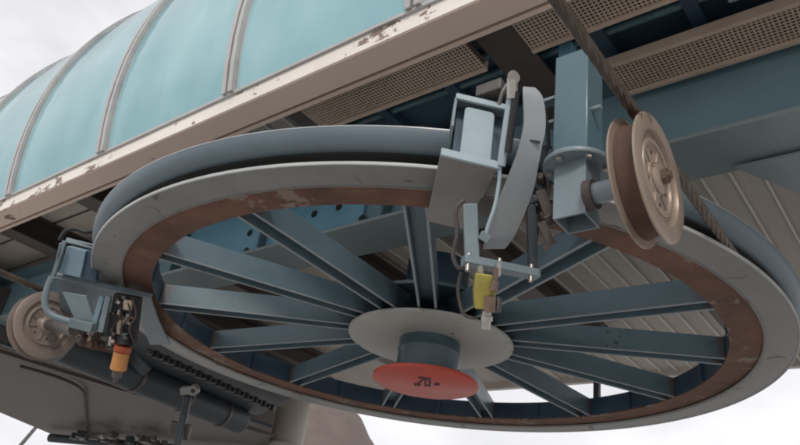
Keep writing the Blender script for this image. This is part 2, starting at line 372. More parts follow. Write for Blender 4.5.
# main blue beam
mbm = thing('main_beam', (0, -.6, .5), 'heavy blue steel beam with grey underside running behind the tan sheave wheel', 'beam')
mb = MB(); mb.span((X0, -.735, .50), (X1, -.40, .522)); mb.build('bottom_flange', M['iunder'], mbm, bevel=.003)
mb = MB(); mb.span((X0, -.65, .522), (X1, -.63, .93)); mb.build('web', M['webblue'], mbm)
mb = MB(); mb.span((X0, -.78, .93), (X1, -.42, .95)); mb.build('top_flange', M['blue'], mbm)
for xs in (-1.9, -.95, .1, 2.75):
    mb = MB(); mb.span((xs - .008, -.73, .522), (xs + .008, -.651, .93)); mb.build('stiffener', M['blue'], mbm)
mb = MB(); mb.span((-1.85, -.674, .54), (-.1, -.651, .88)); sp = mb.build('splice_plate', M['lightblue'], mbm)
for hx, hy in ((250, 233), (246, 251), (314.5, 214), (339, 207), (362, 218.5)):
    c = at(hx, hy, y=-.6742); mb = MB(); mb.cyl(c, c + Vector((0, -.003, 0)), .026, 20); mb.build('hole', M['black'], sp)

# ================================================================ BULLWHEEL
wheel = thing('bullwheel', (0, 0, 0), 'big horizontal cable wheel with a rusty inner ring, blue spokes and red hub cap', 'wheel')
NS = 160
mb = MB(); mb.lathe([(1.842, 0), (1.995, 0), (2.0, .004), (2.0, .012), (1.842, .012)], n=NS); low = mb.build('lower_flange', M['flange'], wheel)
mb = MB(); mb.lathe([(1.835, .007), (1.843, -.003), (1.849, -.003), (1.849, .0)], n=NS); mb.build('flange_lip', M['flange'], low)
mb = MB(); mb.lathe([(1.676, .016), (1.8415, .016), (1.8415, .024), (1.676, .024)], n=NS); rr_ = mb.build('rust_ring', M['rust_ring'], wheel)
mb = MB(); mb.lathe([(1.676, .0245), (1.69, .0245), (1.69, .150), (1.676, .150)], n=NS); iw = mb.build('inner_rim_wall', M['navy'], wheel)
mb = MB(); mb.lathe([(1.850, .0125), (1.885, .0125), (1.872, .03), (1.872, .045), (1.89, .058), (1.972, .0645), (1.978, .068), (1.972, .0715), (1.850, .0715)], n=NS); mb.build('groove_liner', M['liner'], wheel)
mb = MB(); mb.lathe([(1.70, .072), (1.965, .072), (1.980, .0725), (1.994, .080), (2.020, .106), (2.036, .136), (2.037, .150), (2.033, .153), (1.70, .153)], n=NS); mb.build('upper_flange', M['flange_blue'], wheel, smooth=50)
M['rim_highlight'] = mat('bright_edge_highlight', (.50, .51, .50), .4, col2=(.30, .31, .31), scale=5, amt=1)  # edge highlight of the rim, put into the colour
mb = MB(); mb.lathe([(1.994, -.0012), (2.0012, -.0012), (2.0022, .004), (2.0022, .0115), (1.994, .0115)], n=NS); mb.build('edge_highlight', M['rim_highlight'], low)
mb = MB(); mb.lathe([(2.030, .1475), (2.0385, .1475), (2.0385, .1535), (2.030, .1545)], n=NS); mb.build('edge_highlight', M['guard'], wheel)  # pale ring paints the highlight along the upper flange edge
# segment joints seen as crooked weld seams on the lower flange
for k in range(8):
    a = math.radians(-63 + 45 * k + (0, 7, -5, 11)[k % 4])
    pts = []
    for i in range(9):
        t = i / 8; r = 1.866 + t * (.07 + .012 * (k % 3)); aa = a + (.012 + .006 * (k % 4)) * math.sin(t * 2.6) * (1 if k % 2 else -1); pts.append((r * math.cos(aa), r * math.sin(aa), -.0005))
    mb = MB(); mb.tube(pts, [.002 + .0022 * math.sin(PI * i / 8) for i in range(9)], 6); mb.build('weld_seam', M['bracket_under'], low)
# stiffeners on the inner wall
for k in range(13):
    a = math.radians(-57 + (k + .5) * 360 / 13); R_ = Matrix.Rotation(a, 3, 'Z')
    mb = MB(); mb.box(R_ @ Vector((1.668, 0, .085)), (.014, .03, .12), R_); mb.build('wall_rib', M['navy'], iw)
proto = None
for k in range(13):
    a = math.radians(-57 - k * 360 / 13)
    if proto is None:
        mb = MB()
        r0, r1, hw = .30, 1.674, .0525
        def zz(r): t = (r - r0) / (r1 - r0); return .062 * (1 - t) + .020 * t
        for sgn in (-1, 1):
            y0, y1 = sorted((sgn * hw, sgn * (hw - .011)))
            mb.prism([(r0, y0, zz(r0)), (r1, y0, zz(r1)), (r1, y0, .148), (r0, y0, .20)], (0, y1 - y0, 0))
            mb.prism([(r0, y0, zz(r0)), (r1, y0, zz(r1)), (r1, y0, .148), (r0, y0, .20)], (0, y1 - y0, 0)) if False else None
        mb.prism([(r0, -hw + .0115, .125), (r1, -hw + .0115, .075), (r1, -hw + .0115, .085), (r0, -hw + .0115, .135)], (0, 2 * hw - .023, 0))
        proto = mb.build('spoke', M['spoke'], wheel, bevel=.0025); proto.rotation_euler = (0, 0, a)
    else:
        c = proto.copy(); COL.objects.link(c); c.parent = wheel; c.rotation_euler = (0, 0, a)
mb = MB(); mb.lathe([(.0, .030), (.505, .030), (.507, .034), (.507, .046), (.0, .046)], n=96); mb.build('hub_plate', M['hubplate'], wheel)
mb = MB(); mb.lathe([(.0, .21), (.48, .21), (.48, .23), (.0, .23)], n=96); mb.build('top_hub_plate', M['shaft'], wheel)
sh = MB(); sh.lathe([(0, -.205), (.187, -.205), (.187, -.045), (.191, -.040), (.191, -.034), (.187, -.029), (.187, .0295), (0, .0295)], n=72); sh.build('hub_shaft', M['shaft'], wheel)
sh = MB(); sh.lathe([(0, .047), (.20, .047), (.20, .56), (0, .56)], n=60); sh.build('drive_shaft', M['navy'], wheel)
mb = MB(); mb.lathe([(0, -.231), (.312, -.231), (.317, -.227), (.317, -.210), (.313, -.2055), (0, -.2055)], n=96); cap = mb.build('hub_cap', M['red'], wheel)
for o in list(wheel.children):
    if o.name.split('.')[0] != 'spoke': continue
    for sgn in (-1, 1):
        wb = MB(); wb.tube([(r1 - .004, sgn * (hw + .004), .024 + .0123 * q) for q in range(11)], [.005 + .0018 * math.sin(q * 2.3) for q in range(11)], 8)
        w_o = wb.build('weld_bead', M['steel_dark']); w_o.parent = o
    for sgn in (-1, 1):
        y0, y1 = sgn * (hw - .0118), sgn * (hw + .0008)
        mb = MB(); mb.prism([(r0 + .02, y0, zz(r0) - .0012), (r1 - .002, y0, zz(r1) - .0012), (r1 - .002, y0, zz(r1) + .004), (r0 + .02, y0, zz(r0) + .004)], (0, y1 - y0, 0)); e_ = mb.build('edge_highlight', M['edge']); e_.parent = o  # pale strips stand in for bounce light on the spoke's bottom edges
# remains of dark red lettering under the cap
def ink(polys):
    mb = MB()
    for P in polys: mb.prism([at(400 + x / 13.33, 365 + y / 13.33, z=-.2316) for x, y in P], (0, 0, -.0012))
    return mb.build('lettering', M['ink'], cap, smooth=0)
ink([[(245, 150), (330, 165), (335, 190), (250, 185)], [(300, 188), (335, 190), (262, 245), (225, 245)], [(185, 240), (280, 250), (275, 280), (190, 275)],
     [(330, 165), (352, 168), (350, 285), (322, 283)], [(352, 262), (385, 266), (384, 286), (351, 285)], [(380, 160), (412, 164), (410, 288), (382, 286)], [(352, 180), (380, 186), (380, 205), (352, 200)],
     [(450, 262), (490, 230), (530, 250), (532, 274), (452, 274)]])

# ================================================================ HAUL ROPE
path = []
ZR, RR = .031, 1.90
y = -9.0
while y < 0: path.append(Vector((RR, y, ZR))); y += .0125 if y > -3 else .05
na = 420
for i in range(na + 1): a = PI * i / na; path.append(Vector((RR * math.cos(a), RR * math.sin(a), ZR)))
y = -.02
while y > -9: path.append(Vector((-RR, y, ZR))); y -= .02
mb = MB(); n = 24; vs = []; s_ = 0
for i, p in enumerate(path):
    d = (path[min(i + 1, len(path) - 1)] - path[max(i - 1, 0)]).normalized(); u_ = Vector((0, 0, 1)); q = d.cross(u_)
    if i: s_ += (p - path[i - 1]).length
    for j in range(n):
        t = 2 * PI * j / n; r = .0175 + .0032 * abs(math.cos(3 * (t - 2 * PI * s_ / .34))) - .001
        vs.append(p + (u_ * math.cos(t) + q * math.sin(t)) * r)
mb.add(vs, [(i * n + j, i * n + (j + 1) % n, (i + 1) * n + (j + 1) % n, (i + 1) * n + j) for i in range(len(path) - 1) for j in range(n)])
tag(mb.build('haul_rope', M['rope'], smooth=0), 'thick twisted brown steel rope coming down past the sheave into the wheel groove', 'rope')

# ================================================================ SHEAVES
def sheave(c, face, m, label, ribs):
    """rope sheave turning about X; face = +1/-1 side that carries the hub detail"""
    o = thing('rope_sheave', c, label, 'sheave', 'rope sheaves under the haul rope'); ax = Vector((face, 0, 0)); c = Vector(c)
    mb = MB(); hw = .045
    mb.lathe([(.155, -hw), (.205, -hw), (.210, -hw + .004), (.210, -hw + .009), (.171, -hw + .016), (.171, hw - .016), (.210, hw - .009), (.210, hw - .004), (.205, hw), (.155, hw), (.150, hw - .012), (.150, -hw + .012)], c, ax, n=96)
    rim = mb.build('rim', m, o)
    mb = MB(); mb.lathe([(.1715, -.0285), (.186, -.0300), (.180, -.012), (.177, 0), (.180, .012), (.186, .0300), (.1715, .0285)], c, ax, n=96); mb.build('liner', M['sheave_liner'], o)
    mb = MB(); mb.lathe([(.03, -.030), (.152, -.030), (.152, .028), (.128, .030), (.124, .039), (.112, .039), (.108, .028), (.06, .026), (.055, .032), (.03, .032)], c, ax, n=96)
    for k in range(ribs):
        a = 2 * PI * k / ribs + .35; d = Vector((0, math.cos(a), math.sin(a))); mb.bar(c + d * .060 + ax * .027, c + d * .104 + ax * .027, .015, .012, ax)
    disc = mb.build('disc', m, o, bevel=.002)
    for k in range(ribs):
        a = 2 * PI * k / ribs + .35 + PI / ribs; d = Vector((0, math.cos(a), math.sin(a)))
        mb = MB(); mb.lathe([(0, .0185), (.006, .0185), (.006, .0200), (0, .0200)], c + d * .085 + ax * .0085, ax, n=20); mb.build('bolt_hole', M['black'], disc)
    mb = MB(); mb.lathe([(0, -.05), (.050, -.05), (.050, .036), (.042, .044), (.030, .050), (0, .050)], c, ax, n=40); hub = mb.build('hub', m, o)
    mb = MB(); mb.hexnut(c + ax * .050, ax, .026, .018); mb.cyl(c + ax * .068, c + ax * .078, .013, 16); mb.build('axle_nut', M['pink'], hub, smooth=30)
    return o
sheave((1.90, -1.488, -.176), 1, M['sheave'], 'tan grooved sheave wheel in front of the blue beam, rope running over it', 6)
sheave((-1.90, -1.44, -.172), 1, M['sheave_old'], 'dull brown sheave wheel seen face on behind the blue bracket at left', 6)

# blue post that carries the right sheave
post = thing('sheave_post', (1.63, -1.44, -.24), 'blue square steel post with open lower tube holding the tan sheave wheel', 'post')
pc = Vector((1.635, -1.42, 0)); w = .066
mb = MB(); mb.span((pc.x - w, pc.y - w, .0), (pc.x + w, pc.y + w, .47)); mb.build('upper_tube', M['blue'], post, bevel=.006)
mb = MB(); mb.lathe([(0, -.019), (.118, -.019), (.120, -.016), (.120, -.003), (.118, -.0005), (0, -.0005)], (pc.x, pc.y, 0), n=40); fl = mb.build('flange_plate', M['bracket'], post)
for k in range(6):
    a = k * PI / 3 + .3; mb = MB(); mb.hexnut((pc.x + .098 * math.cos(a), pc.y + .098 * math.sin(a), -.020), (0, 0, -1), .012, .012); mb.build('bolt', M['steel'], fl, smooth=30)
mb = MB(); w2 = .058; t = .007
for a, b in (((-w2, -w2), (w2, -w2 + t)), ((-w2, w2 - t), (w2, w2)), ((-w2, -w2 + t + .0002), (-w2 + t, w2 - t - .0002)), ((w2 - t, -w2 + t + .0002), (w2, w2 - t - .0002))):
    mb.span((pc.x + a[0], pc.y + a[1], -.235), (pc.x + b[0], pc.y + b[1], -.0195))
lt = mb.build('lower_tube', M['bracket'], post)
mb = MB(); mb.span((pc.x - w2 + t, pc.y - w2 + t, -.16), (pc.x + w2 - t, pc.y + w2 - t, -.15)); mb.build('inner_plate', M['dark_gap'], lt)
mb = MB(); mb.cyl((pc.x + w2, -1.47, -.17), (1.853, -1.488, -.176), .036, 28); mb.build('axle', M['bracket'], post)
mb = MB(); mb.lathe([(.037, 0), (.052, 0), (.052, .03), (.037, .03)], (pc.x + w2 + .002, -1.47, -.17), (1, 0, 0), n=24); mb.build('axle_collar', M['lug'], post)
for zz_ in (.19, .30):
    mb = MB(); mb.span((pc.x - w - .075, pc.y - .04, zz_), (pc.x - w - .0005, pc.y + .0, zz_ + .012)); mb.build('cleat', M['bracket'], post)
mb = MB(); mb.cyl((pc.x + w, pc.y - .03, .20), (pc.x + w + .035, pc.y - .03, .20), .010, 12); mb.build('bolt', M['bracket'], post)
# side lugs below left of the tube
lug = MB(); lug.bar(at(540, 190, d=2.55), at(553, 225, d=2.52), .035, .012, -FW); lug.bar(at(541, 222, d=2.5), at(552, 245, d=2.48), .030, .012, -FW)
lug.tube([at(546, 247, d=2.46), at(546, 247, d=2.475)], .014, 16)
lug.build('lug', M['lug'], post)

# ================================================================ RIGHT RIM BRACKET
def C(px, py, z): return at(px, py, z=z)
br = thing('rim_bracket', (1.3, -1.6, -.05), 'grey steel bracket clasping the near edge of the big wheel beside the curved guard', 'bracket', 'brackets clasping the wheel rim')
Q = [C(441, 152, -.06), C(499, 166, -.06), C(484, 195, -.06), C(474, 232, -.06), C(426, 221, -.06)]
mb = MB(); mb.prism(Q, (0, 0, .012)); lowp = mb.build('lower_plate', M['bracket_under'], br, bevel=.002)
a_, b_ = Q[0], Q[1]; mb = MB(); mb.bar(a_ + Vector((0, 0, .0005)), b_ + Vector((0, 0, .0005)), .012, .030); mb.build('front_lip', M['pale'], lowp, bevel=.002)
T = [C(456, 97, .20), C(508, 109, .20)]
inw = (Vector((0, 0, .2)) - (T[0] + T[1]) / 2).normalized() * .42; inw.z = 0
mb = MB(); mb.prism([T[0], T[1], T[1] + inw, T[0] + inw], (0, 0, .012)); topp = mb.build('upper_plate', M['bracket'], br, bevel=.002)
mb = MB(); mb.bar(T[0] + Vector((0, 0, .004)), T[1] + Vector((0, 0, .004)), .012, .024); mb.build('front_lip', M['pale'], topp, bevel=.002)
dr = (T[1] - T[0]).normalized(); out_ = Vector((dr.y, -dr.x, 0)).normalized()
# back plate joining both, outside the rim
o1 = T[0] + dr * .012; mb = MB(); mb.prism([(o1.x, o1.y, -.047), (o1.x, o1.y, .199), (T[1].x - dr.x * .012, T[1].y - dr.y * .012, .199), (T[1].x - dr.x * .012, T[1].y - dr.y * .012, -.047)], -out_ * .010 if out_.dot(Vector((1, -1.5, 0))) > 0 else out_ * .010)
mb.v = [tuple(Vector(v) + inw.normalized() * .055) for v in mb.v]
mb.build('back_plate', M['navy'], br)
# pale rounded block between the plates
ctr = (T[0] + T[1]) / 2 - dr * .004
def rounded(cx, hw, z0, z1, r, n=6):
    P = []
    for (sx, sz, st) in ((1, 0, -90), (1, 1, 0), (-1, 1, 90), (-1, 0, 180)):
        for i in range(n + 1):
            a = math.radians(st + 90 * i / n); P.append((sx * (hw - r) + r * math.cos(a), (z1 - r if sz else z0 + r) + r * math.sin(a)))
    return P
mb = MB(); base = Vector((ctr.x, ctr.y, 0)) + inw.normalized() * .012
mb.prism([base + dr * u_ + Vector((0, 0, z)) for u_, z in rounded(0, .056, -.040, .180, .018)], inw.normalized() * .040); mb.build('bearing_block', M['pale'], br, bevel=.003)
mb = MB(); s0 = T[0] - dr * .004
mb.prism([(s0.x, s0.y, .198), tuple(Vector((s0.x, s0.y, 0)) + inw.normalized() * .14 + Vector((0, 0, .198))), tuple(Vector((s0.x, s0.y, 0)) + inw.normalized() * .20 + Vector((0, 0, -.046))), (s0.x - dr.x * .004, s0.y, -.046 + .12)], dr * .01); mb.build('side_cheek', M['bracket'], br)
# hanging arms and crossbar
mb = MB(); mb.bar(at(470, 204, d=2.50), at(472, 262, d=2.47), .050, .030, -FW); mb.build('hanging_arm', M['bracket'], br, bevel=.004)
mb = MB(); mb.bar(at(531, 205, d=2.58), at(533, 268, d=2.55), .034, .028, -FW); mb.build('hanging_arm', M['duct'], br, bevel=.004)
mb = MB(); mb.bar(at(463, 260, d=2.455), at(538, 275, d=2.53), .044, .030, (0, 0, 1)); mb.build('crossbar', M['bracket'], br, bevel=.003)
for px, py in ((468, 263), (499, 268), (531, 274)):
    mb = MB(); p = at(px, py, d=2.44 + (px - 463) / 75 * .075); mb.cyl(p + Vector((0, 0, .035)), p - Vector((0, 0, .03)), .008, 12); mb.build('bolt', M['steel'], br)
mb = MB(); mb.bar(at(478, 205, d=2.62), at(500, 214, d=2.62), .05, .04); mb.build('link_block', M['steel_dark'], br)

# curved guard strip
G = [(529, 87), (533, 98), (534.5, 125), (530, 148), (525.5, 165), (518, 190), (508.5, 215), (500, 237), (494, 249)]
Wd = [q * 1.12 * 2.55 / 722 / 2 / .93 for q in (11, 19, 21, 21.5, 24, 28.5, 29, 26, 20)]
cl = spline([at(x, y, d=2.58 - .05 * math.sin(PI * i / 8)) for i, (x, y) in enumerate(G)], 6)
wv = spline([Vector((w_, 0, 0)) for w_ in Wd], 6)
dirw = (RW * .93 + FW * .36).normalized()
nn = dirw.cross(UW).normalized()
mb = MB(); vs = []
for p, w_ in zip(cl, wv):
    for sx, sn in ((-1, -1), (1, -1), (1, 1), (-1, 1)): vs.append(p + dirw * (sx * w_.x) + nn * (sn * .004))
k = len(cl)
mb.add(vs, [(i * 4 + j, i * 4 + (j + 1) % 4, i * 4 + 4 + (j + 1) % 4, i * 4 + 4 + j) for i in range(k - 1) for j in range(4)] + [(0, 1, 2, 3), ((k - 1) * 4, (k - 1) * 4 + 3, (k - 1) * 4 + 2, (k - 1) * 4 + 1)])
guard = thing('curved_guard', at(520, 160, d=2.58), 'curved pale grey guard strip standing between the black rod and the blue post', 'guard')
gs = mb.build('strip', M['guard'], guard, bevel=.0015)
mb = MB(); q = [at(x, y, d=2.535) for x, y in ((520, 139), (540, 142))]; mb.bar(q[0], q[1], .012, .006, UW); mb.build('weld_band', M['duct'], gs)

# gas strut beside the guard
st = thing('gas_strut', at(505, 165, d=2.5), 'slim black and silver strut with bent lower cable left of the curved guard', 'strut')
mb = MB(); mb.cyl(at(511, 98, d=2.5), at(501, 166, d=2.49), .0155, 20); mb.build('sleeve', M['pale'], st)
mb = MB(); mb.cyl(at(516, 92, d=2.485), at(508, 152, d=2.475), .013, 20); mb.build('rod', M['black'], st)
mb = MB(); mb.cyl(at(512.5, 78, d=2.49), at(512, 99, d=2.49), .019, 24); mb.tube([at(514, 78, d=2.47), at(513, 76, d=2.52)], .02, 18); mb.build('top_joint', M['steel'], st)
mb = MB(); mb.tube(spline([at(500, 166, d=2.49), at(499, 182, d=2.49), at(495, 205, d=2.48), at(488, 226, d=2.47), at(484, 240, d=2.47)]), .007, 12); mb.build('cable', M['pale'], st)
mb = MB(); mb.bar(at(480, 234, d=2.465), at(489, 240, d=2.465), .03, .02, -FW); mb.build('lower_clevis', M['bracket'], st, bevel=.002)
mb = MB(); mb.tube(spline([at(508, 84, d=2.53), at(503, 92, d=2.55), at(499, 104, d=2.58)]), .007, 10); mb.build('bleed_pipe', M['steel'], st)

# yellow switch hanging under the crossbar
sw = thing('limit_switch', at(487, 290, d=2.47), 'yellow switch unit with brass nipple hanging over the hub', 'switch')
mb = MB(); mb.prism([at(x, y, d=2.42) for x, y in ((476, 273), (494, 276), (496, 300), (492, 311), (475, 309), (474, 290))], FW * .05); ybody = mb.build('body', M['yellow'], sw, bevel=.004)
mb = MB(); mb.cyl(at(496, 268, d=2.41), at(495, 284, d=2.41), .009, 16); mb.cyl(at(495.5, 281, d=2.405), at(493, 291, d=2.40), .013, 16); mb.build('brass_fitting', M['pink'], ybody)
mb = MB(); mb.cyl(at(490.5, 296, d=2.405), at(489, 312, d=2.405), .019, 20); mb.build('pink_cap', M['pink'], sw)
mb = MB(); mb.cyl(at(487, 311, d=2.43), at(485.5, 329, d=2.43), [.016, .011][0], 18); mb.cyl(at(487, 316, d=2.425), at(486.6, 321, d=2.425), .020, 20); mb.build('nipple', M['steel'], sw)
mb = MB(); mb.cyl(at(480, 262, d=2.46), at(481, 276, d=2.46), .012, 12); mb.cyl(at(499, 262, d=2.45), at(498, 276, d=2.45), .009, 12); mb.build('mount_stud', M['steel'], sw)
mb = MB(); mb.box(at(497, 305, d=2.45), (.025, .025, .05)); mb.build('contact_block', M['steel_dark'], sw, bevel=.003)
for lab, pts, r in (('thin grey hose looping at the left side of the hanging arm', [(464, 200), (456, 210), (457, 235), (453, 255), (459, 268), (466, 264)], .008),
                    ('dark cable dropping from the crossbar end toward the hub plate', [(461, 272), (458, 290), (461, 307), (466, 316), (476, 318)], .006)):
    mb = MB(); mb.tube(spline([at(x, y, d=2.5) for x, y in pts]), r, 10); tag(mb.build('hose', M['steel_dark'], None), lab, 'hose')

for px, py, pz in ((462, 98.5, 0), (500, 107, 0)):
    p = C(px, py - 1.5, .214); mb = MB(); mb.hexnut(p + inw.normalized() * .06, (0, 0, 1), .016, .03); mb.build('bolt', M['steel_dark'], br, smooth=30)
mb = MB(); mb.span(C(482, 94, .24) + Vector((-.03, 0, 0)), C(499, 97, .24) + Vector((.03, .05, .05))); mb.build('stud_block', M['steel_dark'], br, bevel=.004)
for lab, pts, r, m, d_ in (('black cable running down behind the curved guard to the crossbar', [(541, 96), (548, 130), (547, 170), (541, 205), (536, 240), (533, 262)], .007, 'black', 2.64),
                       ('dark grease hose beside the post, behind the guard edge', [(552, 150), (546, 168), (549, 188), (545, 206), (551, 224)], .010, 'steel_dark', 2.62),
                       ('thin reddish hose bending under the post lug', [(541, 212), (544, 218), (551, 214), (553, 204)], .006, 'lug', 2.5)):
    mb = MB(); mb.tube(spline([at(x, y, d=d_) for x, y in pts]), r, 10); tag(mb.build('hose', M[m]), lab, 'hose')
vb = thing('valve_block', at(541, 190, d=2.66), 'dark cluttered valve block between the curved guard and the blue post', 'valve')
for k in range(14):
    x = rnd0.uniform(533, 553); y = rnd0.uniform(176, 232); p = at(x, y, d=2.66 + rnd0.uniform(-.04, .05)); mb = MB()
    if k % 2: mb.box(p, (rnd0.uniform(.03, .06), .05, rnd0.uniform(.03, .07)), Matrix.Rotation(rnd0.uniform(-.4, .4), 3, 'Z'))
    else: mb.tube([p, p + Vector((rnd0.uniform(-.05, .05), -.05, rnd0.uniform(-.05, .05)))], rnd0.uniform(.012, .024), 14)
    mb.build('fitting', M[rnd0.choice(['steel_dark', 'black', 'duct', 'lug', 'bracket_dark'])], vb, bevel=.003)
# ================================================================ LEFT RIM BRACKET
D = 3.95
bl = thing('rim_bracket', (-1.2, -1.55, -.05), 'blue grey steel bracket with tube loop clasping the left edge of the big wheel', 'bracket', 'brackets clasping the wheel rim')
Q = [C(56, 277, -.055), C(100, 287, -.055), C(152, 298, -.055), C(166, 324, -.055), C(140, 316, -.055), C(112, 300, -.055), C(66, 293, -.055)]
mb = MB(); mb.prism([C(x, y, -.055) for x, y in ((56, 275), (150, 297), (158, 320), (170, 345), (150, 345), (132, 300), (112, 300), (95, 330), (72, 326), (60, 312))], (0, 0, .014)); lp = mb.build('lower_plate', M['bracket_dark'], bl, bevel=.002)
mb = MB(); mb.bar(C(55, 275, -.05), C(152, 297, -.05), .014, .032); mb.build('front_lip', M['bracket'], lp, bevel=.002)
T = [C(66, 240, .20), C(98, 248, .20)]; inw = (Vector((0, 0, .2)) - T[0]).normalized() * .34; inw.z = 0
mb = MB(); mb.prism([T[0], T[1], T[1] + inw, T[0] + inw], (0, 0, .012)); mb.build('upper_plate', M['bracket_dark'], bl, bevel=.002)
mb = MB(); mb.bar(T[0], T[1], .014, .03); mb.build('upper_lip', M['bracket_dark'], bl, bevel=.002)
mb = MB(); mb.prism([at(x, y, d=3.98) for x, y in ((67, 246), (86, 251), (80, 278), (59, 273))], FW * .06); mb.build('face_plate', M['bracket_blue'], bl, bevel=.003)
mb = MB(); mb.prism([at(x, y, d=4.0) for x, y in ((87, 251), (98, 253), (96, 280), (82, 278))], FW * .03); mb.build('side_cheek', M['navy'], bl)
for pa, pb in (((65, 241), (53, 277)), ((62, 243), (58, 262))):
    mb = MB(); mb.bar(at(*pa, d=3.94), at(*pb, d=3.94), .022, .022, -FW); mb.build('edge_post', M['bracket_dark'], bl, bevel=.003)
mb = MB(); mb.tube(spline([at(x, y, d=3.9) for x, y in ((52, 277), (47, 290), (45, 302), (47, 310), (52, 315), (60, 318.5), (76, 323), (93, 327))]), .018, 16); mb.build('tube_loop', M['bracket_dark'], bl)
mb = MB(); mb.prism([at(x, y, d=3.98) for x, y in ((62, 292), (86, 296), (95, 322), (74, 318))], FW * .03); mb.build('gusset', M['bracket'], bl, bevel=.002)
mb = MB(); mb.bar(at(103, 296, d=3.92), at(93, 330, d=3.92), .028, .03, -FW); mb.build('upright', M['bracket_blue'], bl, bevel=.003)
mb = MB(); mb.bar(at(70, 322, d=3.88), at(93, 328, d=3.88), .05, .04, -FW); mb.build('axle_arm', M['bracket_dark'], bl, bevel=.004)
mb = MB(); mb.cyl(at(75, 330, d=3.95), at(50, 325, d=4.45), .035, 20); mb.build('axle', M['steel_dark'], bl)
# black electronics box and orange switch
bx = thing('switch_box', at(122, 318, d=3.9), 'open black box of small fittings under the left bracket', 'box')
mb = MB(); mb.prism([at(x, y, d=3.93) for x, y in ((114, 293), (140, 298), (134, 346), (105, 340))], FW * .05); mb.build('shell', M['black'], bx, bevel=.004)
rnd = random.Random(11)
for k in range(26):
    v_ = rnd.random(); y = 297 + v_ * 44; x = 115.5 - v_ * 5 + rnd.random() * (21 - v_ * 2)
    mb = MB(); sz = [rnd.uniform(.012, .034), rnd.uniform(.012, .05), .02 + rnd.random() * .03]
    if k % 3 == 0: p = at(x, y, d=3.925); mb.tube([p, p - FW * sz[2]], rnd.uniform(.008, .017), 14)
    else: mb.box(at(x, y, d=3.92), sz, m3 @ Matrix.Rotation(rnd.uniform(-.35, .1), 3, 'Z'))
    mb.build('fitting', M[rnd.choice(['steel', 'tray', 'steel_dark', 'lug', 'pink', 'hubplate', 'steel_dark', 'bracket_dark'])], bx, bevel=.003)
mb = MB(); mb.box(at(128, 305, d=3.905), (.045, .055, .03), m3 @ Matrix.Rotation(-.12, 3, 'Z')); mb.build('relay', M['tray'], bx, bevel=.006)
for x0, x1 in ((118, 112), (127, 119), (133, 130)):
    mb = MB(); mb.tube(spline([at(x0, 299, d=3.90), at(x0 + 3, 315, d=3.88), at((x0 + x1) / 2 - 2, 328, d=3.885), at(x1 + 4, 344, d=3.92)]), .0055, 8); mb.build('wire', M['black' if x0 < 125 else 'lug'], bx)
mb = MB(); mb.bar(at(109, 296, d=3.9), at(101, 332, d=3.9), .03, .03, -FW); mb.build('side_plate', M['bracket'], bx, bevel=.003)
osw = thing('orange_switch', at(119, 362, d=3.9), 'orange switch with red collar hanging below the black box at left', 'switch')
mb = MB(); mb.cyl(at(122, 352, d=3.9), at(118, 370, d=3.9), .043, 28); mb.build('body', M['orange'], osw, bevel=.006)
mb = MB(); mb.cyl(at(123.5, 346, d=3.9), at(122.1, 351.6, d=3.9), .046, 28); mb.build('collar', M['redo'], osw, bevel=.003)
mb = MB(); mb.cyl(at(117.5, 371, d=3.9), at(116.5, 377, d=3.9), .026, 20); mb.cyl(at(116.5, 376, d=3.9), at(115, 382, d=3.9), .012, 14); mb.build('nipple', M['steel_dark'], osw)
mb = MB(); mb.cyl(at(125, 336, d=3.93), at(123.5, 346, d=3.91), .035, 20); mb.build('neck', M['black'], osw)
# small linkage left of the orange switch
lk = thing('roller_linkage', at(100, 338, d=4.0), 'greasy linkage of small bolts and rollers between left sheave and orange switch', 'linkage')
for k in range(22):
    x = rnd.uniform(80, 113); y = 331 + (x - 80) * .22 + rnd.uniform(-4, 11); p = at(x, y, d=3.99 + rnd.uniform(-.04, .06)); mb = MB(); r = rnd.uniform(.009, .021)
    dd = Vector((rnd.uniform(-1, 1), rnd.uniform(-1, -.2), rnd.uniform(-.8, .6))).normalized() * rnd.uniform(.03, .07)
    mb.tube([p, p + dd], r, 6 if k % 2 else 14); mb.tube([p + dd * .4, p + dd * .6], r * 1.4, 14)
    mb.build('bolt', M[rnd.choice(['steel_dark', 'lug', 'steel_dark', 'sheave_liner', 'steel', 'black'])], lk, smooth=30)
mb = MB(); mb.bar(at(80, 340, d=4.05), at(114, 348, d=4.05), .06, .03, -FW); mb.build('link_arm', M['sheave_liner'], lk, bevel=.004)
mb = MB(); mb.bar(at(128, 352, d=3.98), at(147, 372, d=3.98), .06, .03, -FW); mb.build('lever', M['duct'], lk, bevel=.004)
mb = MB(); mb.tube(spline([at(x, y, d=4.35) for x, y in ((60, 240), (66, 231), (76, 229), (86, 232), (98, 230))]), .014, 10); tag(mb.build('hose', M['black']), 'black hose arching above the left bracket', 'hose')

# ================================================================ FAR LEFT STRUCTURE
hs = thing('drive_housing', at(100, 400, z=.3), 'large dark brown housing with sloping edge behind the left sheave', 'housing')
P = [C(-130, 300, .3), C(0, 347, .3), C(150, 388, .3), C(272, 430, .3), C(262, 470, .3), C(62, 439, .3), C(-130, 358, .3)]
mb = MB(); mb.prism(P, (0, 0, .55)); mb.build('body', M['brown_box'], hs, bevel=.01)
for dy, m in ((0, 'duct'), (9, 'brown_box')):
    mb = MB(); e0, e1, e2 = C(-130, 302 + dy, .285), C(60, 362 + dy, .285), C(272, 427 + dy, .285)
    mb.bar(e0, e1, .06, .03); mb.bar(e1, e2, .06, .03); mb.build('trim_strip', M[m], hs)
mb = MB(); mb.tube(spline([at(x, y, z=.26) for x, y in ((20, 366), (60, 378), (82, 390), (85, 405), (87, 430), (90, 450))]), .016, 8); tag(mb.build('hose', M['dark_gap']), 'thin dark cable running down across the brown housing at lower left', 'cable')
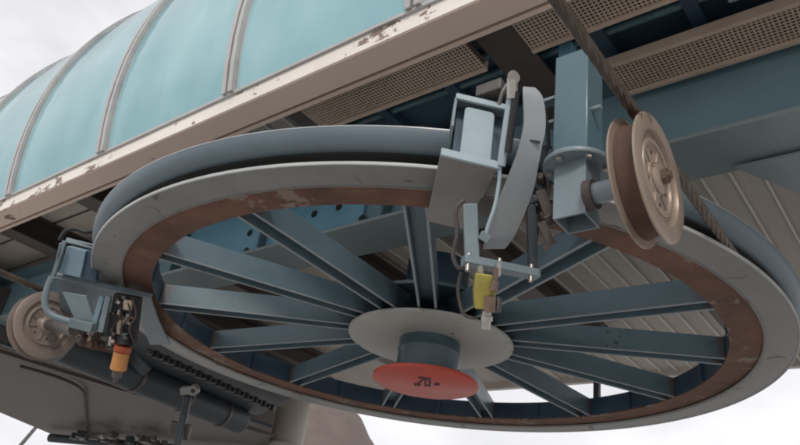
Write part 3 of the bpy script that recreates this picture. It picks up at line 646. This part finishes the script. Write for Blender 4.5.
mb = MB(); a_, b_ = C(104, 363, .12), C(238, 420, .12); mb.tube([a_ + (a_ - b_).normalized() * .45, a_, b_, b_ + (b_ - a_).normalized() * .05, b_ + (b_ - a_).normalized() * .085], [.14, .14, .14, .12, .05], 28)
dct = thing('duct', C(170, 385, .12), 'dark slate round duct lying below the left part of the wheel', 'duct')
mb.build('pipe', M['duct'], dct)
for t in (.2, .55, .85):
    p = a_.lerp(b_, t); d = (b_ - a_).normalized(); mb = MB(); mb.lathe([(.141, -.02), (.148, -.02), (.148, .02), (.141, .02)], p, d, n=28); mb.build('band', M['steel_dark'], dct)
fr = MB(); fr.prism([C(110, 315, .22), C(300, 395, .22), C(258, 416, .22), C(95, 362, .22)], (0, 0, .25)); tag(fr.build('shade_filler', M['duct'], bevel=.01), 'near black gearbox added to darken the gap between the round duct and the wheel rim', 'filler')  # added box, coloured near black so the gap looks shaded
chn = thing('roller_chain', C(215, 385, .15), 'black drive chain lying along the shaded gap above the round duct', 'chain')
for i in range(26):
    p = C(150, 352, .14).lerp(C(272, 408, .14), i / 25); mb = MB(); mb.box(p, (.05, .05, .06 if i % 2 else .04), Matrix.Rotation(.5, 3, 'Z')); mb.build('link', M['black'], chn, bevel=.004)
# hanging rod with clamp
rd = thing('clamp_rod', at(185, 400, d=5.0), 'upright steel rod with bolted eye clamp beneath the left side of the wheel', 'rod')
mb = MB(); mb.bar(at(188, 396, d=4.9), at(172, 470, d=4.7), .05, .05, -FW); mb.build('rod', M['duct'], rd, bevel=.01)
mb = MB(); mb.bar(at(181, 391, d=4.88), at(197, 390, d=4.88), .05, .05, -FW); mb.lathe([(.014, -.03), (.035, -.03), (.035, .03), (.014, .03)], at(194, 390, d=4.85), -FW, n=24); mb.build('eye_clamp', M['flange'], rd, bevel=.006)
mb = MB(); mb.bar(at(170, 428, d=4.85), at(190, 433, d=4.85), .10, .03, -FW); mb.build('bracket_plate', M['steel_dark'], rd, bevel=.004)
# column
cx = at(287, 425, y=3.6)
co = thing('support_column', (cx.x, cx.y, GZ), 'thick beige round column standing behind the wheel at lower left', 'column')
mb = MB(); mb.tube([(cx.x, cx.y, GZ), (cx.x, cx.y, .0), (cx.x, cx.y, 1.14)], .27, 40); mb.build('shaft', M['column'], co)
mb = MB(); mb.lathe([(.271, .0), (.32, .0), (.32, .09), (.271, .09)], (cx.x, cx.y, .28), n=40); mb.build('collar', M['column'], co)
mb = MB(); mb.lathe([(0, .0), (.5, .0), (.5, .12), (0, .12)], (cx.x, cx.y, GZ), n=40); mb.build('footing', M['column'], co)
# stay cable bottom left
mb = MB(); mb.cyl(at(38, 425, d=14), at(-60, 540, d=11), .035, 10); tag(mb.build('stay_cable', M['steel_dark']), 'thin dark stay cable against the sky at bottom left', 'cable')
# clutter under the housing edge
wl = thing('walkway_pipe', at(120, 440, z=.2), 'grey pipe with bolts along the lower edge of the brown housing', 'pipe')
mb = MB(); mb.cyl(at(50, 438, z=.18), at(300, 460, z=.18), .06, 16); mb.build('pipe', M['duct'], wl)
for x in (85, 105, 118, 140):
    mb = MB(); p = at(x, 433 + (x - 85) * .05, z=.2); mb.hexnut(p, (0, -.6, -.8), .04, .06); mb.build('bolt', M['flange'], wl)
for k in range(20):
    x = rnd.uniform(62, 165); y = 434 + (x - 62) * .06 + rnd.uniform(-2, 5); p = at(x, y, z=.17); mb = MB()
    mb.box(p, (rnd.uniform(.05, .16), rnd.uniform(.05, .12), rnd.uniform(.04, .10)), Matrix.Rotation(rnd.uniform(-.6, .6), 3, 'Z')); mb.build('clip', M[rnd.choice(['duct', 'steel_dark', 'flange', 'lug'])], wl, bevel=.006)
# thin brace posts behind the wheel at right
mb = MB(); p = at(597, 392, y=3.9); mb.span((p.x - .03, 3.87, at(597, 400, y=3.9).z), (p.x + .03, 3.93, 1.095)); tag(mb.build('thin_post', M['duct']), 'thin dark post seen between spokes near the bottom right of the wheel', 'post')
# diagonal gusset at the right
gsn = MB(); gsn.prism([at(x, y, z=.47) for x, y in ((735, 168), (815, 150), (815, 200), (790, 190))], (0, 0, .012)); tag(gsn.build('gusset_plate', M['iunder']), 'triangular grey gusset plate under the blue beam at the right edge', 'plate')
